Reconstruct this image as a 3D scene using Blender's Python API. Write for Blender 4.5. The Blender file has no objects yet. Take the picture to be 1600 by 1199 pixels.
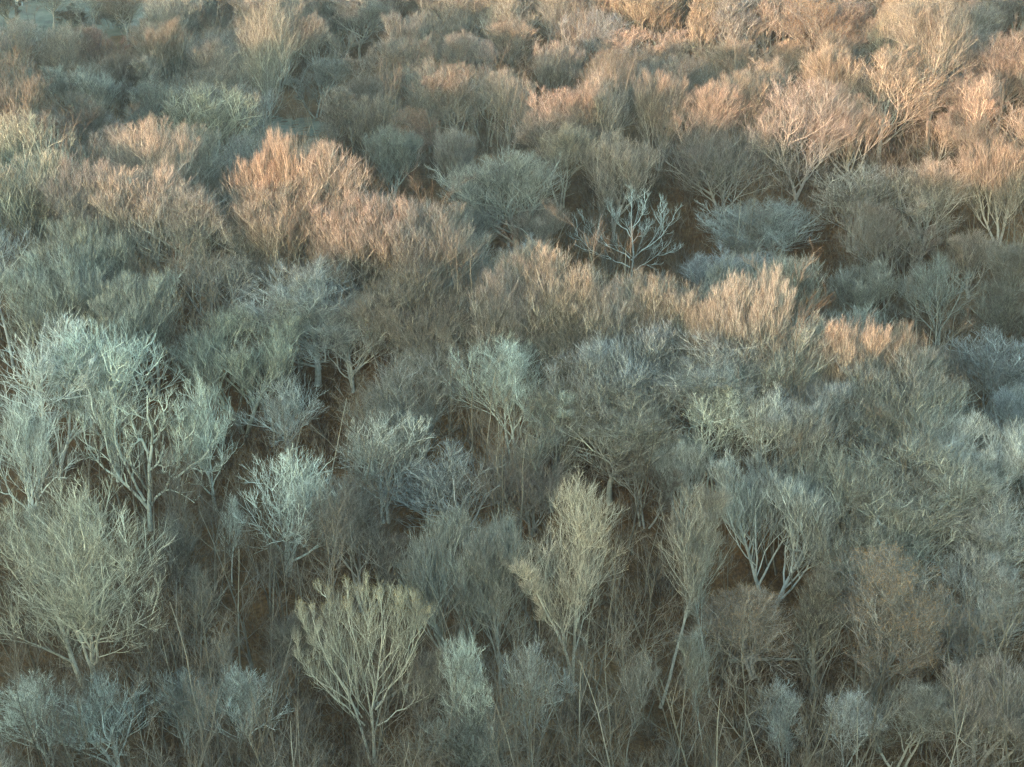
import bpy, math, random
import numpy as np
from mathutils import Vector

R = math.radians
C = bpy.context.scene.collection
sc = bpy.context.scene

# ------------------------------------------------------------------ camera
F_PX, CX, CY, PITCH, CAM_Z = 2597.0, 800.0, 599.5, 25.0, 100.0
cam = bpy.data.objects.new('camera', bpy.data.cameras.new('camera'))
C.objects.link(cam)
cam.location = (0, 0, CAM_Z)
cam.rotation_euler = (R(90 - PITCH), 0, 0)
cam.data.sensor_width = 36
cam.data.lens = 36 * F_PX / 1600
cam.data.clip_start = 1
cam.data.clip_end = 8000
sc.camera = cam

# ------------------------------------------------------------------ sky, sun, exposure
SUN_AZ, SUN_EL = 35.0, 7.5          # light travels towards +x (sin) and +y (cos), low over the added hill behind
world = bpy.data.worlds.new('World')
sc.world = world
world.use_nodes = True
nt = world.node_tree
bg = nt.nodes['Background']
sky = nt.nodes.new('ShaderNodeTexSky')
sky.sky_type = 'NISHITA'
sky.sun_disc = False
sky.sun_elevation = R(SUN_EL)
sky.sun_rotation = R(180 + SUN_AZ)
sky.air_density = 1.0
sky.dust_density = 1.0
sky.ozone_density = 1.0
tm = nt.nodes.new('ShaderNodeMix'); tm.data_type = 'RGBA'; tm.blend_type = 'MULTIPLY'; tm.inputs[0].default_value = 1
tm.inputs[7].default_value = (0.88, 1.03, 0.95, 1)
nt.links.new(sky.outputs[0], tm.inputs[6]); nt.links.new(tm.outputs[2], bg.inputs[0])
bg.inputs[1].default_value = 0.15
sl = bpy.data.lights.new('sun', 'SUN')
sl.energy = 1.4
sl.angle = R(1.0)
sl.color = (1.0, 0.60, 0.41)
sun = bpy.data.objects.new('sun', sl)
C.objects.link(sun)
ldir = Vector((math.sin(R(SUN_AZ)) * math.cos(R(SUN_EL)), math.cos(R(SUN_AZ)) * math.cos(R(SUN_EL)), -math.sin(R(SUN_EL))))
sun.rotation_euler = ldir.to_track_quat('-Z', 'Y').to_euler()
sc.view_settings.view_transform = 'Standard'
sc.view_settings.look = 'None'
sc.view_settings.exposure = 3.4
sc.view_settings.gamma = 1
sc.cycles.use_denoising = True
sc.cycles.denoiser = 'OPENIMAGEDENOISE'
sc.cycles.denoising_input_passes = 'RGB_ALBEDO_NORMAL'
sc.cycles.denoising_prefilter = 'NONE'
sc.cycles.max_bounces = 4
sc.cycles.diffuse_bounces = 2
sc.cycles.glossy_bounces = 1
sc.cycles.caustics_reflective = False
sc.cycles.caustics_refractive = False

# ------------------------------------------------------------------ terrain
CTRL = np.array([
 # x, y, z, width of influence
 (-60,60,3,30),(0,60,3,30),(60,60,3,30),(-40,100,3,25),(0,100,3,25),(40,100,3,25),
 (-30,125,4,18),(0,125,3,18),(35,125,2,18),(-60,140,8,22),(-40,160,10,18),(-10,150,7,16),(25,145,5,15),(48,135,1,15),
 (-75,185,15,20),(-45,190,15,16),(0,178,20,12),(24,170,18.5,12),(42,163,18,11),(56,150,7,12),(85,130,-5,25),
 (-72,232,18,15),(-50,218,21,14),(-34,208,22,12),(-18,193,21,12),
 (-95,262,20,18),(-90,300,12,16),(-48,300,8,20),(-40,250,3,14),(-22,228,0,14),(0,212,-1,14),(20,205,-2,14),(45,195,-4,14),(70,185,-4,20),(95,170,-4,25),
 (0,240,2,14),(25,238,1,14),(50,235,2,14),(75,225,3,16),
 (-5,268,12,14),(15,276,13,14),(40,276,13,14),(62,268,13,16),(85,262,14,18),(110,260,14,25),
 (-20,320,5,20),(10,330,6,20),(40,320,8,20),(-60,350,6,25),(-110,350,4,25),(-100,420,5,30),(-40,400,5,30),
 (20,390,9,30),(60,340,16,22),(100,330,22,25),(60,400,26,30),(120,400,32,35),(20,450,16,35),(-60,480,12,35),(120,480,45,40),(0,560,30,60),(-150,560,20,60),(150,560,50,60)], float)

def ss(a, b, t):
    t = np.clip((t - a) / (b - a), 0, 1)
    return t * t * (3 - 2 * t)

SA, CA = math.sin(R(SUN_AZ)), math.cos(R(SUN_AZ))

def ground(x, y):
    x = np.asarray(x, float); y = np.asarray(y, float)
    num = np.full(x.shape, 4.0 * 2e-3); den = np.full(x.shape, 2e-3)
    for cx, cy, cz, w in CTRL:
        k = np.exp(-((x - cx) ** 2 + (y - cy) ** 2) / (2 * (w * 0.8) ** 2)) * (20.0 / w) ** 1.0
        num += k * cz; den += k
    z = num / den
    z += 0.5 * np.sin(x * 0.13 + 1.3) * np.sin(y * 0.11) + 0.3 * np.sin(x * 0.31 + y * 0.23)
    # unseen hill added behind the viewpoint, crest shaped to shade the near slope
    d = x * SA + y * CA
    s = x * CA - y * SA
    top = 90.3 + 1.5 * ss(-150, -190, s) + 1.5 * ss(-228, -250, s) - 2 * ss(-85, -55, s) + 1.2 * np.sin(s * 0.11) + 0.8 * np.sin(s * 0.27 + 1)
    prof = np.exp(-((d + 300) / 95.0) ** 2)
    return z * (1 - prof) + top * prof

def ground1(x, y):
    return float(ground(np.array([x]), np.array([y]))[0])

def pix_dir(u, v):
    a, b = (u - CX) / F_PX, (CY - v) / F_PX
    cp, sp = math.cos(R(PITCH)), math.sin(R(PITCH))
    return np.array([a, cp + b * sp, -sp + b * cp])

def project(x, y, z):
    cp, sp = math.cos(R(PITCH)), math.sin(R(PITCH))
    dz = z - CAM_Z
    dep = y * cp - dz * sp
    up = y * sp + dz * cp
    return CX + F_PX * x / dep, CY - F_PX * up / dep, dep

def find_top(u, v, hfun, tmin=90, tmax=620):
    """first place along the pixel's ray where a tree of height hfun(depth) would have its top"""
    D = pix_dir(u, v)
    t = np.arange(tmin, tmax, 0.5)
    X, Y, Z = D[0] * t, D[1] * t, CAM_Z + D[2] * t
    H = np.array([hfun(q) for q in t])
    g = ground(X, Y)
    ok = np.nonzero(Z - g <= H)[0]
    k = ok[0] if len(ok) else len(t) - 1
    return X[k], Y[k], g[k], t[k], H[k]

# ------------------------------------------------------------------ materials
def new_mat(name):
    m = bpy.data.materials.new(name); m.use_nodes = True
    n = m.node_tree
    b = n.nodes['Principled BSDF']
    b.inputs['Specular IOR Level'].default_value = 0.15
    b.inputs['Roughness'].default_value = 0.85
    return m, n, b

def N(n, typ, **kw):
    q = n.nodes.new(typ)
    for k, v in kw.items():
        setattr(q, k, v)
    return q

def ramp(n, src, stops):
    r = n.nodes.new('ShaderNodeValToRGB')
    e = r.color_ramp.elements
    while len(e) < len(stops):
        e.new(0.5)
    for i, (p, c) in enumerate(stops):
        e[i].position = p; e[i].color = (*c, 1)
    n.links.new(src, r.inputs[0])
    return r.outputs[0]

def mix(n, a, b, fac, mode='MIX'):
    m = n.nodes.new('ShaderNodeMix'); m.data_type = 'RGBA'; m.blend_type = mode
    for sock, val in ((m.inputs[0], fac), (m.inputs[6], a), (m.inputs[7], b)):
        if hasattr(val, 'is_linked'):
            n.links.new(val, sock)
        elif isinstance(val, tuple):
            sock.default_value = (*val, 1)
        else:
            sock.default_value = val
    return m.outputs[2]

def noise(n, scale, detail=4, coord='Object', rough=0.6):
    tc = n.nodes.new('ShaderNodeTexCoord')
    t = n.nodes.new('ShaderNodeTexNoise')
    t.inputs['Scale'].default_value = scale
    t.inputs['Detail'].default_value = detail
    t.inputs['Roughness'].default_value = rough
    n.links.new(tc.outputs[coord], t.inputs['Vector'])
    return t.outputs['Fac']

# bark of trunk and limbs: pale lichen grey blotched with brown; obj.color tints it
def wood_material(name, twig):
    m, n, b = new_mat(name)
    oi = n.nodes.new('ShaderNodeObjectInfo')
    bark = ramp(n, noise(n, 1.6, 5), [(0.30, (0.17, 0.14, 0.10)), (0.50, (0.36, 0.36, 0.29)), (0.75, (0.52, 0.53, 0.45))])
    col = mix(n, bark, oi.outputs['Color'], 0.58)
    if twig:
        at = n.nodes.new('ShaderNodeAttribute'); at.attribute_name = 'tip'
        pw = n.nodes.new('ShaderNodeMath'); pw.operation = 'POWER'; pw.inputs[1].default_value = 1.8; n.links.new(at.outputs['Fac'], pw.inputs[0])
        nz = noise(n, 0.35, 2)
        tw = mix(n, oi.outputs['Color'], mix(n, mix(n, oi.outputs['Color'], (0.34, 0.31, 0.27), 0.6), (0.7, 0.68, 0.66), 1.0, 'MULTIPLY'), ramp(n, nz, [(.38, (0, 0, 0)), (.62, (1, 1, 1))]))
        col = mix(n, col, tw, pw.outputs[0])
        av = n.nodes.new('ShaderNodeAttribute'); av.attribute_name = 'var'
        col = mix(n, col, ramp(n, av.outputs['Fac'], [(0.0, (0.30, 0.28, 0.25)), (0.55, (0.85, 0.85, 0.84)), (1.0, (1.65, 1.65, 1.62))]), 1.0, 'MULTIPLY')
    n.links.new(col, b.inputs['Base Color'])
    return m

BARK = wood_material('bark', False)
TWIG = wood_material('twig', True)

def leaf_material(name, c1, c2):
    m, n, b = new_mat(name)
    c = ramp(n, noise(n, 1.2, 3), [(0.3, c1), (0.7, c2)])
    n.links.new(c, b.inputs['Base Color'])
    return m

DRY_LEAF = leaf_material('dry_leaf', (0.22, 0.11, 0.045), (0.36, 0.22, 0.11))
BUD = leaf_material('yellow_bud', (0.26, 0.18, 0.08), (0.36, 0.27, 0.14))
NEEDLE = leaf_material('needle', (0.012, 0.022, 0.008), (0.04, 0.055, 0.015))

def litter_material():
    m, n, b = new_mat('leaf_litter')
    big = ramp(n, noise(n, 0.06, 5), [(0.30, (0.055, 0.028, 0.010)), (0.52, (0.11, 0.058, 0.023)), (0.72, (0.20, 0.11, 0.045))])
    fine = ramp(n, noise(n, 2.2, 6, rough=0.75), [(0.30, (0.35, 0.33, 0.30)), (0.55, (0.95, 0.92, 0.9)), (0.75, (1.7, 1.55, 1.35))])
    n.links.new(mix(n, big, fine, 1.0, 'MULTIPLY'), b.inputs['Base Color'])
    bump = n.nodes.new('ShaderNodeBump'); bump.inputs['Distance'].default_value = 0.3
    n.links.new(noise(n, 1.5, 6), bump.inputs['Height']); n.links.new(bump.outputs[0], b.inputs['Normal'])
    return m

def grass_material():
    m, n, b = new_mat('winter_grass')
    c = ramp(n, noise(n, 0.25, 6, rough=0.7), [(0.3, (0.07, 0.055, 0.04)), (0.5, (0.10, 0.095, 0.065)), (0.7, (0.16, 0.145, 0.105))])
    n.links.new(c, b.inputs['Base Color'])
    return m
LITTER = litter_material()
GRASS = grass_material()
m_, n_, b_ = new_mat('white_paint'); b_.inputs['Base Color'].default_value = (0.8, 0.8, 0.78, 1); WHITE = m_
m_, n_, b_ = new_mat('roof_felt'); b_.inputs['Base Color'].default_value = (0.10, 0.10, 0.10, 1); ROOF = m_
m_, n_, b_ = new_mat('dark_door'); b_.inputs['Base Color'].default_value = (0.12, 0.08, 0.06, 1); DOOR = m_

# ------------------------------------------------------------------ mesh helpers
def mesh_from(name, V, Q, mat, attr=None, smooth=True):
    me = bpy.data.meshes.new(name)
    V = np.ascontiguousarray(V, np.float32); Q = np.ascontiguousarray(Q, np.int32)
    k = Q.shape[1]
    me.vertices.add(len(V)); me.vertices.foreach_set('co', V.ravel())
    me.loops.add(Q.size); me.loops.foreach_set('vertex_index', Q.ravel())
    me.polygons.add(len(Q)); me.polygons.foreach_set('loop_start', np.arange(0, Q.size, k, dtype=np.int32))
    me.update(calc_edges=True)
    if smooth:
        me.polygons.foreach_set('use_smooth', np.ones(len(Q), bool))
    if attr is not None:
        for nm, arr in zip(('tip', 'var'), attr):
            a = me.attributes.new(nm, 'FLOAT', 'POINT'); a.data.foreach_set('value', np.ascontiguousarray(arr, np.float32))
    me.materials.append(mat)
    me.validate()
    return me

def tubes(P, Rd, S):
    """P (N,K,3) polylines, Rd (N,K) radii -> verts, quads"""
    n, k, _ = P.shape
    T = np.empty_like(P)
    T[:, 1:-1] = P[:, 2:] - P[:, :-2]; T[:, 0] = P[:, 1] - P[:, 0]; T[:, -1] = P[:, -1] - P[:, -2]
    T /= np.linalg.norm(T, axis=2, keepdims=True) + 1e-9
    ref = np.zeros((n, 1, 3)); mean = P[:, -1] - P[:, 0]
    big = np.abs(mean[:, 2]) > np.abs(mean[:, 0])
    ref[big, 0, 0] = 1; ref[~big, 0, 2] = 1
    A = np.cross(T, np.broadcast_to(ref, T.shape)); A /= np.linalg.norm(A, axis=2, keepdims=True) + 1e-9
    B = np.cross(T, A)
    th = np.arange(S) * 2 * math.pi / S
    V = P[:, :, None, :] + Rd[:, :, None, None] * (A[:, :, None, :] * np.cos(th)[None, None, :, None] + B[:, :, None, :] * np.sin(th)[None, None, :, None])
    idx = np.arange(n * k * S).reshape(n, k, S)
    a = idx[:, :-1, :]; b = idx[:, 1:, :]
    Q = np.stack([a, np.roll(a, -1, 2), np.roll(b, -1, 2), b], -1).reshape(-1, 4)
    return V.reshape(-1, 3), Q

class Bag:
    def __init__(self): self.V = []; self.Q = []; self.A = []; self.B = []; self.n = 0; self.rng = np.random.default_rng(3)
    def add(self, P, Rd, S, tip=0.0):
        V, Q = tubes(P, Rd, S)
        self.V.append(V); self.Q.append(Q + self.n); self.n += len(V)
        self.B.append(np.repeat(self.rng.random(len(P)), P.shape[1] * S))
        if np.isscalar(tip):
            self.A.append(np.full(len(V), tip))
        else:
            self.A.append(np.repeat(tip.reshape(-1), S))
    def mesh(self, name, mat):
        return mesh_from(name, np.concatenate(self.V), np.concatenate(self.Q), mat, (np.concatenate(self.A), np.concatenate(self.B)))

def unit(v): return v / (np.linalg.norm(v, axis=-1, keepdims=True) + 1e-9)

def grow(rng, P0, D0, L, r0, r1, K, wig, trop):
    n = len(P0)
    P = np.empty((n, K + 1, 3)); P[:, 0] = P0
    d = unit(D0.copy()); step = (L / K)[:, None]
    for k in range(K):
        d = d + rng.normal(0, wig, (n, 3)); d[:, 2] += trop; d = unit(d)
        P[:, k + 1] = P[:, k] + d * step
    t = np.linspace(0, 1, K + 1)[None]
    return P, r0[:, None] * (1 - t) + r1[:, None] * t

def env_dist(P, D, env):
    cz, rx, rz = env[:3]; off = env[3] if len(env) > 3 else (0, 0)
    s = np.array([1 / rx, 1 / rx, 1 / rz])
    p = (P - np.array([off[0], off[1], cz])) * s; q = D * s
    a = (q * q).sum(-1); b = (p * q).sum(-1); c = (p * p).sum(-1) - 1
    disc = b * b - a * c
    t = np.where(disc > 0, (-b + np.sqrt(np.maximum(disc, 0))) / a, 0.0)
    return np.maximum(t, 0)

def spawn(rng, P, Rd, m, t0, t1, alo, ahi, ratio, env, K, wig, trop, rr=0.62, rend=0.35, up=0.15, lmin=0.3, fill=0.0, rmin=0.0, jit=(0.75, 1.12)):
    """children along every parent polyline; fill pulls their length towards the crown's envelope"""
    n, k, _ = P.shape
    t = t0 + (t1 - t0) * (np.arange(m)[None] + rng.random((n, m))) / m
    f = t * (k - 1); i = np.minimum(f.astype(int), k - 2); w = (f - i)[..., None]
    row = np.arange(n)[:, None]
    p = P[row, i] * (1 - w) + P[row, i + 1] * w
    T = unit(P[row, i + 1] - P[row, i])
    r = Rd[row, i] * (1 - w[..., 0]) + Rd[row, i + 1] * w[..., 0]
    plen = np.linalg.norm(np.diff(P, axis=1), axis=2).sum(1)[:, None]
    az = rng.random((n, 1)) * 6.28 + np.arange(m)[None] * 2.4 + rng.normal(0, 0.4, (n, m))
    an = alo + (ahi - alo) * rng.random((n, m))
    ref = np.where(np.abs(T[..., 2:3]) > 0.9, np.array([1.0, 0, 0]), np.array([0, 0, 1.0]))
    A = unit(np.cross(T, ref)); B = np.cross(T, A)
    D = T * np.cos(an)[..., None] + (A * np.cos(az)[..., None] + B * np.sin(az)[..., None]) * np.sin(an)[..., None]
    D[..., 2] += up; D = unit(D)
    L = plen * ratio * (1.15 - 0.55 * t) * rng.uniform(0.7, 1.25, (n, m))
    p = p.reshape(-1, 3); D = D.reshape(-1, 3); L = L.reshape(-1); r = r.reshape(-1)
    if env is not None:
        e = env_dist(p, D, env) * rng.uniform(jit[0], jit[1], len(L))
        L = np.minimum(L * (1 - fill) + fill * e, np.maximum(e, lmin))
    L = np.maximum(L, lmin * 0.6)
    r0 = np.maximum(r * rr, rmin)
    return grow(rng, p, D, L, r0, np.maximum(r0 * rend, rmin * 0.55), K, wig, trop)

# ------------------------------------------------------------------ tree kinds
PROTO = {}

def finish(name, tb, cb, leaves=None, leafmat=None):
    V = np.concatenate(cb.V)
    rad = np.hypot(V[:, 0], V[:, 1])
    tm = tb.mesh(name + '_trunk', BARK); cm = cb.mesh(name + '_crown', TWIG)
    lm = None
    if leaves is not None:
        lm = mesh_from(name + '_leaves', leaves, np.arange(len(leaves)).reshape(-1, 3), leafmat, smooth=False)
    PROTO[name] = dict(trunk=tm, crown=cm, leaves=lm, W=2 * np.percentile(rad, 93), H=float(np.percentile(V[:, 2], 99.6)))

def leaf_tris(rng, pts, size):
    n = len(pts)
    a = unit(rng.normal(0, 1, (n, 3))) * size * rng.uniform(0.6, 1.3, (n, 1)); b = unit(rng.normal(0, 1, (n, 3))) * size * 0.6
    p = pts + rng.normal(0, size * 0.7, (n, 3))
    return np.stack([p, p + a + b * 0.5, p + a * 0.5 - b], 1).reshape(-1, 3)

def crown_levels(rng, P, Rd, env, o, cb):
    """branches, branchlets, twigs and fine twigs on the given limbs"""
    w = o['wig']
    P2, R2 = spawn(rng, P, Rd, o['n2'], o.get('t2', 0.2), 1.0, *o.get('a2', (0.35, 0.85)), o.get('l2', 0.55), env, 5, w, o['trop'], up=o.get('up', 0.2), lmin=1.2, fill=o.get('f2', 0.4), rmin=o.get('r2', 0.034), jit=o.get('jit', (0.5, 1.1)))
    cb.add(P2, R2, 4, 0.1)
    P3, R3 = spawn(rng, P2, R2, o['n3'], 0.2, 1.0, *o.get('a3', (0.3, 0.75)), o.get('l3', 0.6), env, 4, w * .7, o['trop'] * .8, up=o.get('up', 0.2), lmin=1.0, rmin=o.get('r3', 0.021), jit=o.get('jit', (0.6, 1.15)))
    cb.add(P3, R3, 3, 0.3)
    P4, R4 = spawn(rng, P3, R3, o['n4'], 0.15, 1.0, *o.get('a4', (0.25, 0.65)), o.get('l4', 0.65), env, 2, w * .5, o['trop'] * .6, up=o.get('up', 0.2), lmin=o.get('tw', 0.8), rmin=o.get('r4', 0.012), rend=0.5, jit=(0.8, 1.25))
    cb.add(P4, R4, 3, 0.75)
    P5, R5 = spawn(rng, P4, R4, o['n5'], 0.2, 1.0, *o.get('a5', (0.2, 0.6)), 0.7, env, 1, w * .4, o['trop'] * .5, up=o.get('up', 0.2), lmin=o.get('tw', 0.8), rmin=o.get('r5', 0.0075), rend=0.45, jit=(0.85, 1.5))
    cb.add(P5, R5, 3, 1.0)
    return P5

def make_tree(name, seed, H, W, base, trunk_r, nl, limb_ang, o, leaves=0, leafmat=None, leafsize=0.12, limbs=None, ltrop=0.12, multi=1, t_lo=0.35):
    """trunk + limbs + crown; the crown fills an ellipsoid from height base to H, width W"""
    rng = np.random.default_rng(seed)
    tb, cb = Bag(), Bag()
    cz = (base + H) / 2 * o.get('czf', 1.0); env = (cz, W / 2, H - cz, tuple(rng.normal(0, W * 0.07, 2)))
    if limbs is None:
        TP, TR = [], []
        for s in range(multi):
            lean = rng.normal(0, 0.05 if multi == 1 else (0.08 if name[:4] in ('pole', 'thin') else 0.16), 2)
            p, r = grow(rng, np.array([[rng.normal(0, .25 * (multi > 1)), rng.normal(0, .25 * (multi > 1)), -1.0]]), np.array([[lean[0], lean[1], 1.0]]), np.array([H * o.get('th', 0.72) + 1.0]), np.array([trunk_r]), np.array([trunk_r * 0.22]), 10, o.get('twig', 0.05), 0.06)
            TP.append(p); TR.append(r)
        TP = np.concatenate(TP); TR = np.concatenate(TR)
        TR[:, 0] *= 1.5
        tb.add(TP, TR, 8, 0.0)
        P1, R1 = spawn(rng, TP, TR, nl, t_lo, 0.97, *limb_ang, 0.55, env, 7, o['wig'] * 0.8, ltrop, rr=0.60, rend=0.22, up=0.1, lmin=2.0, fill=o.get('f1', 0.75), jit=o.get('jit1', (0.5, 1.02)))
        # the leader carries branches as well
        tb.add(P1, R1, 6, 0.05)
        K = P1.shape[1]
        top = TP[:, -K:]; topR = TR[:, -K:]
        P1 = np.concatenate([P1, top]); R1 = np.concatenate([R1, topR])
    else:
        P1, R1 = [], []
        for pts, r0, r1 in limbs:
            pts = np.array(pts, float)
            if pts.shape[1] == 2:                       # x, z given: depth wanders
                yy = np.cumsum(rng.normal(0, 0.35, len(pts))) * np.linspace(0, 1, len(pts)); 
                pts = np.stack([pts[:, 0], yy, pts[:, 1]], 1)
            # resample to 9 points
            s = np.r_[0, np.cumsum(np.linalg.norm(np.diff(pts, axis=0), axis=1))]
            q = np.linspace(0, s[-1], 9)
            pp = np.stack([np.interp(q, s, pts[:, k]) for k in range(3)], 1)
            pp[1:-1] = pp[1:-1] * 0.5 + (pp[:-2] + pp[2:]) * 0.25
            pp[1:] += np.cumsum(rng.normal(0, 0.13, (8, 3)), 0) * .8 + rng.normal(0, .1, (8, 3))
            P1.append(pp); R1.append(np.linspace(r0, r1, 9) * {'sycamore': 1.0, 'skeleton': 0.6}.get(name, 0.72))
        P1 = np.array(P1); R1 = np.array(R1)
        tb.add(P1, R1, 7, 0.0)
    ends = crown_levels(rng, P1, R1, env, o, cb)
    lv = None
    if leaves:
        e = ends[:, -1]
        if leafmat is BUD:
            e = e[e[:, 2] > np.percentile(e[:, 2], 66)]
        e = e[rng.integers(0, len(e), leaves)]
        lv = leaf_tris(rng, e, leafsize)
    finish(name, tb, cb, lv, leafmat)

fine = dict(n2=8, n3=6, n4=5, n5=2, wig=0.15, trop=0.10, r5=.008)
brm = dict(fine, n3=7, th=0.55, trop=0.22, wig=0.09, up=0.35, a2=(0.25, 0.6), a3=(0.2, 0.55), a4=(0.15, 0.5), a5=(0.12, 0.45), tw=1.0)
make_tree('round_a', 1, 20, 14, 3, 0.28, 17, (0.45, 1.0), dict(fine, th=0.72), t_lo=0.25)
make_tree('round_b', 2, 20, 15, 3.5, 0.22, 9, (0.35, 0.85), dict(fine, th=0.6, trop=0.12, wig=0.15), multi=2, ltrop=0.13, t_lo=0.18)
make_tree('round_c', 3, 19, 14, 3, 0.18, 6, (0.35, 0.8), dict(fine, th=0.75, wig=0.17), multi=3, t_lo=0.25)
make_tree('round_d', 31, 21, 13, 4, 0.25, 15, (0.4, 0.95), dict(fine, th=0.8, wig=0.13, twig=0.08), t_lo=0.3)
make_tree('broom_a', 4, 21, 14, 3, 0.26, 17, (0.35, 0.75), brm, ltrop=0.18, t_lo=0.2)
make_tree('broom_b', 5, 21, 13, 4, 0.18, 6, (0.3, 0.7), dict(brm, th=0.6, trop=0.17, wig=0.11), multi=3, ltrop=0.15, t_lo=0.25)
make_tree('broom_c', 35, 22, 14, 3, 0.20, 9, (0.3, 0.75), dict(brm, th=0.65, trop=0.18, wig=0.10), multi=2, ltrop=0.15, t_lo=0.2)
make_tree('wide_a', 6, 17, 18, 3, 0.26, 8, (0.6, 1.1), dict(fine, th=0.6, wig=0.17, trop=0.09), ltrop=0.12, multi=2, t_lo=0.2)
make_tree('wide_b', 7, 17, 17, 3, 0.28, 16, (0.5, 1.1), dict(fine, th=0.62, wig=0.15, trop=0.12, up=0.3), ltrop=0.18, t_lo=0.22)
make_tree('pole_a', 8, 24, 10, 8, 0.20, 16, (0.35, 0.8), dict(fine, th=0.8, trop=0.13, n2=6, wig=0.11), t_lo=0.38, ltrop=0.14)
make_tree('pole_b', 9, 24, 11, 6, 0.15, 7, (0.35, 0.75), dict(fine, th=0.78, trop=0.12, n2=6, wig=0.13, twig=0.08), t_lo=0.35, multi=3, ltrop=0.13)
make_tree('pole_c', 36, 24, 11, 7, 0.19, 9, (0.35, 0.85), dict(fine, th=0.75, trop=0.10, n2=7, wig=0.16, twig=0.1), t_lo=0.3, multi=2, ltrop=0.12)
make_tree('pole_d', 37, 24, 9, 9, 0.16, 14, (0.3, 0.8), dict(fine, th=0.85, trop=0.12, n2=6, wig=0.15, twig=0.09), t_lo=0.4, ltrop=0.10)
make_tree('narrow', 10, 24, 6, 3, 0.2, 24, (0.25, 0.5), dict(fine, th=0.85, trop=0.2, wig=0.08, up=0.4, n2=5, tw=.7), t_lo=0.2, ltrop=0.2)
coarse = dict(n2=7, n3=5, n4=3, n5=2, wig=0.20, trop=0.09, r2=0.05, r3=0.030, r4=0.018, r5=0.011, tw=0.7)
make_tree('pale_a', 11, 19, 16, 3, 0.30, 8, (0.45, 1.0), dict(coarse, th=0.6, twig=0.10), ltrop=0.1, multi=2, t_lo=0.25)
make_tree('pale_b', 12, 20, 14, 4, 0.22, 6, (0.4, 0.9), dict(coarse, th=0.65, twig=0.11), multi=3, ltrop=0.12, t_lo=0.25)
make_tree('pale_c', 32, 19, 14, 2, 0.2, 8, (0.3, 0.85), dict(coarse, th=0.75, twig=0.12), ltrop=0.12, t_lo=0.15, multi=2)
make_tree('thin_a', 13, 20, 10, 5, 0.12, 6, (0.4, 0.9), dict(coarse, n4=3, th=0.75, wig=0.16, r2=.035, r3=.024, r4=0.016, r5=0.011, twig=0.09), multi=3, ltrop=0.14, t_lo=0.25)
make_tree('thin_b', 33, 20, 9, 6, 0.15, 10, (0.4, 0.9), dict(coarse, n4=3, th=0.8, wig=0.14, r2=.035, r3=.024, r4=0.016, r5=0.011, twig=0.09), multi=1, ltrop=0.14, t_lo=0.3)
make_tree('shrub_a', 14, 7, 7, 0.5, 0.07, 6, (0.4, 0.9), dict(coarse, n3=5, n4=4, n5=2, th=0.75, wig=0.17, r2=.024, r3=.018, r4=0.013, r5=0.009, tw=0.4), multi=5, t_lo=0.15)
make_tree('leafy', 16, 18, 13, 3, 0.22, 8, (0.45, 0.95), dict(fine, th=0.68, wig=0.18), leaves=15000, leafmat=DRY_LEAF, leafsize=0.10, multi=2, t_lo=0.25)
# yellow-tipped tree of the near slope: limbs as they stand in the photograph (x, z in metres)
VL = [
 ([(0, -1), (-.3, 2.5), (-1.1, 6.5), (-2.4, 10), (-4.2, 13), (-5.6, 16), (-6.0, 19.5)], .27, .05),
 ([(.25, -1), (.4, 3), (.7, 6.5), (1.0, 10), (2.0, 14), (2.6, 17.5), (2.8, 21)], .27, .05),
 ([(.1, -1), (.1, 3), (.5, 6.5), (.2, 9), (-.9, 12.5), (-1.5, 16), (-2.0, 20.5)], .22, .05),
 ([(.9, 7), (2.6, 9.5), (4.6, 11.8), (6.2, 14), (7.2, 16), (8.0, 18.3)], .17, .04),
 ([(-.6, 5), (-2.6, 7.0), (-4.5, 9.2), (-6.2, 10.6), (-7.6, 12), (-8.4, 15)], .14, .03),
 ([(-.9, 6), (-3.2, 8.8), (-5.4, 10.4), (-7.5, 12.4), (-8.2, 16)], .12, .03),
 ([(1.0, 5), (3.6, 6.8), (6.2, 8.4), (8.4, 9.0), (9.4, 11)], .11, .03),
 ([(-1.9, 9), (-2.0, 12), (-3.4, 15), (-4.2, 17.5), (-4.6, 20.2)], .12, .03),
 ([(.9, 9), (.5, 12.5), (.7, 15.5), (.9, 18), (.9, 21.4)], .12, .03),
 ([(1.6, 12), (3.6, 14.8), (4.4, 17), (4.8, 20.4)], .10, .03),
 ([(5.0, 12.2), (5.6, 15), (6.4, 17), (6.5, 19.6)], .09, .03),
 ([(-4.3, 13), (-5.8, 15), (-7.2, 17), (-7.4, 19.2)], .09, .03),
]
make_tree('vase', 17, 21.5, 18, 2, 0.3, 0, None, dict(n2=10, n3=6, n4=5, n5=2, wig=0.11, trop=0.12, up=0.32, a2=(0.3, 0.85), l2=.42, f2=0.0, r2=.04, r3=.024, r4=.013, r5=.008, tw=.9), leaves=3200, leafmat=BUD, leafsize=0.11, limbs=VL)
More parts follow.
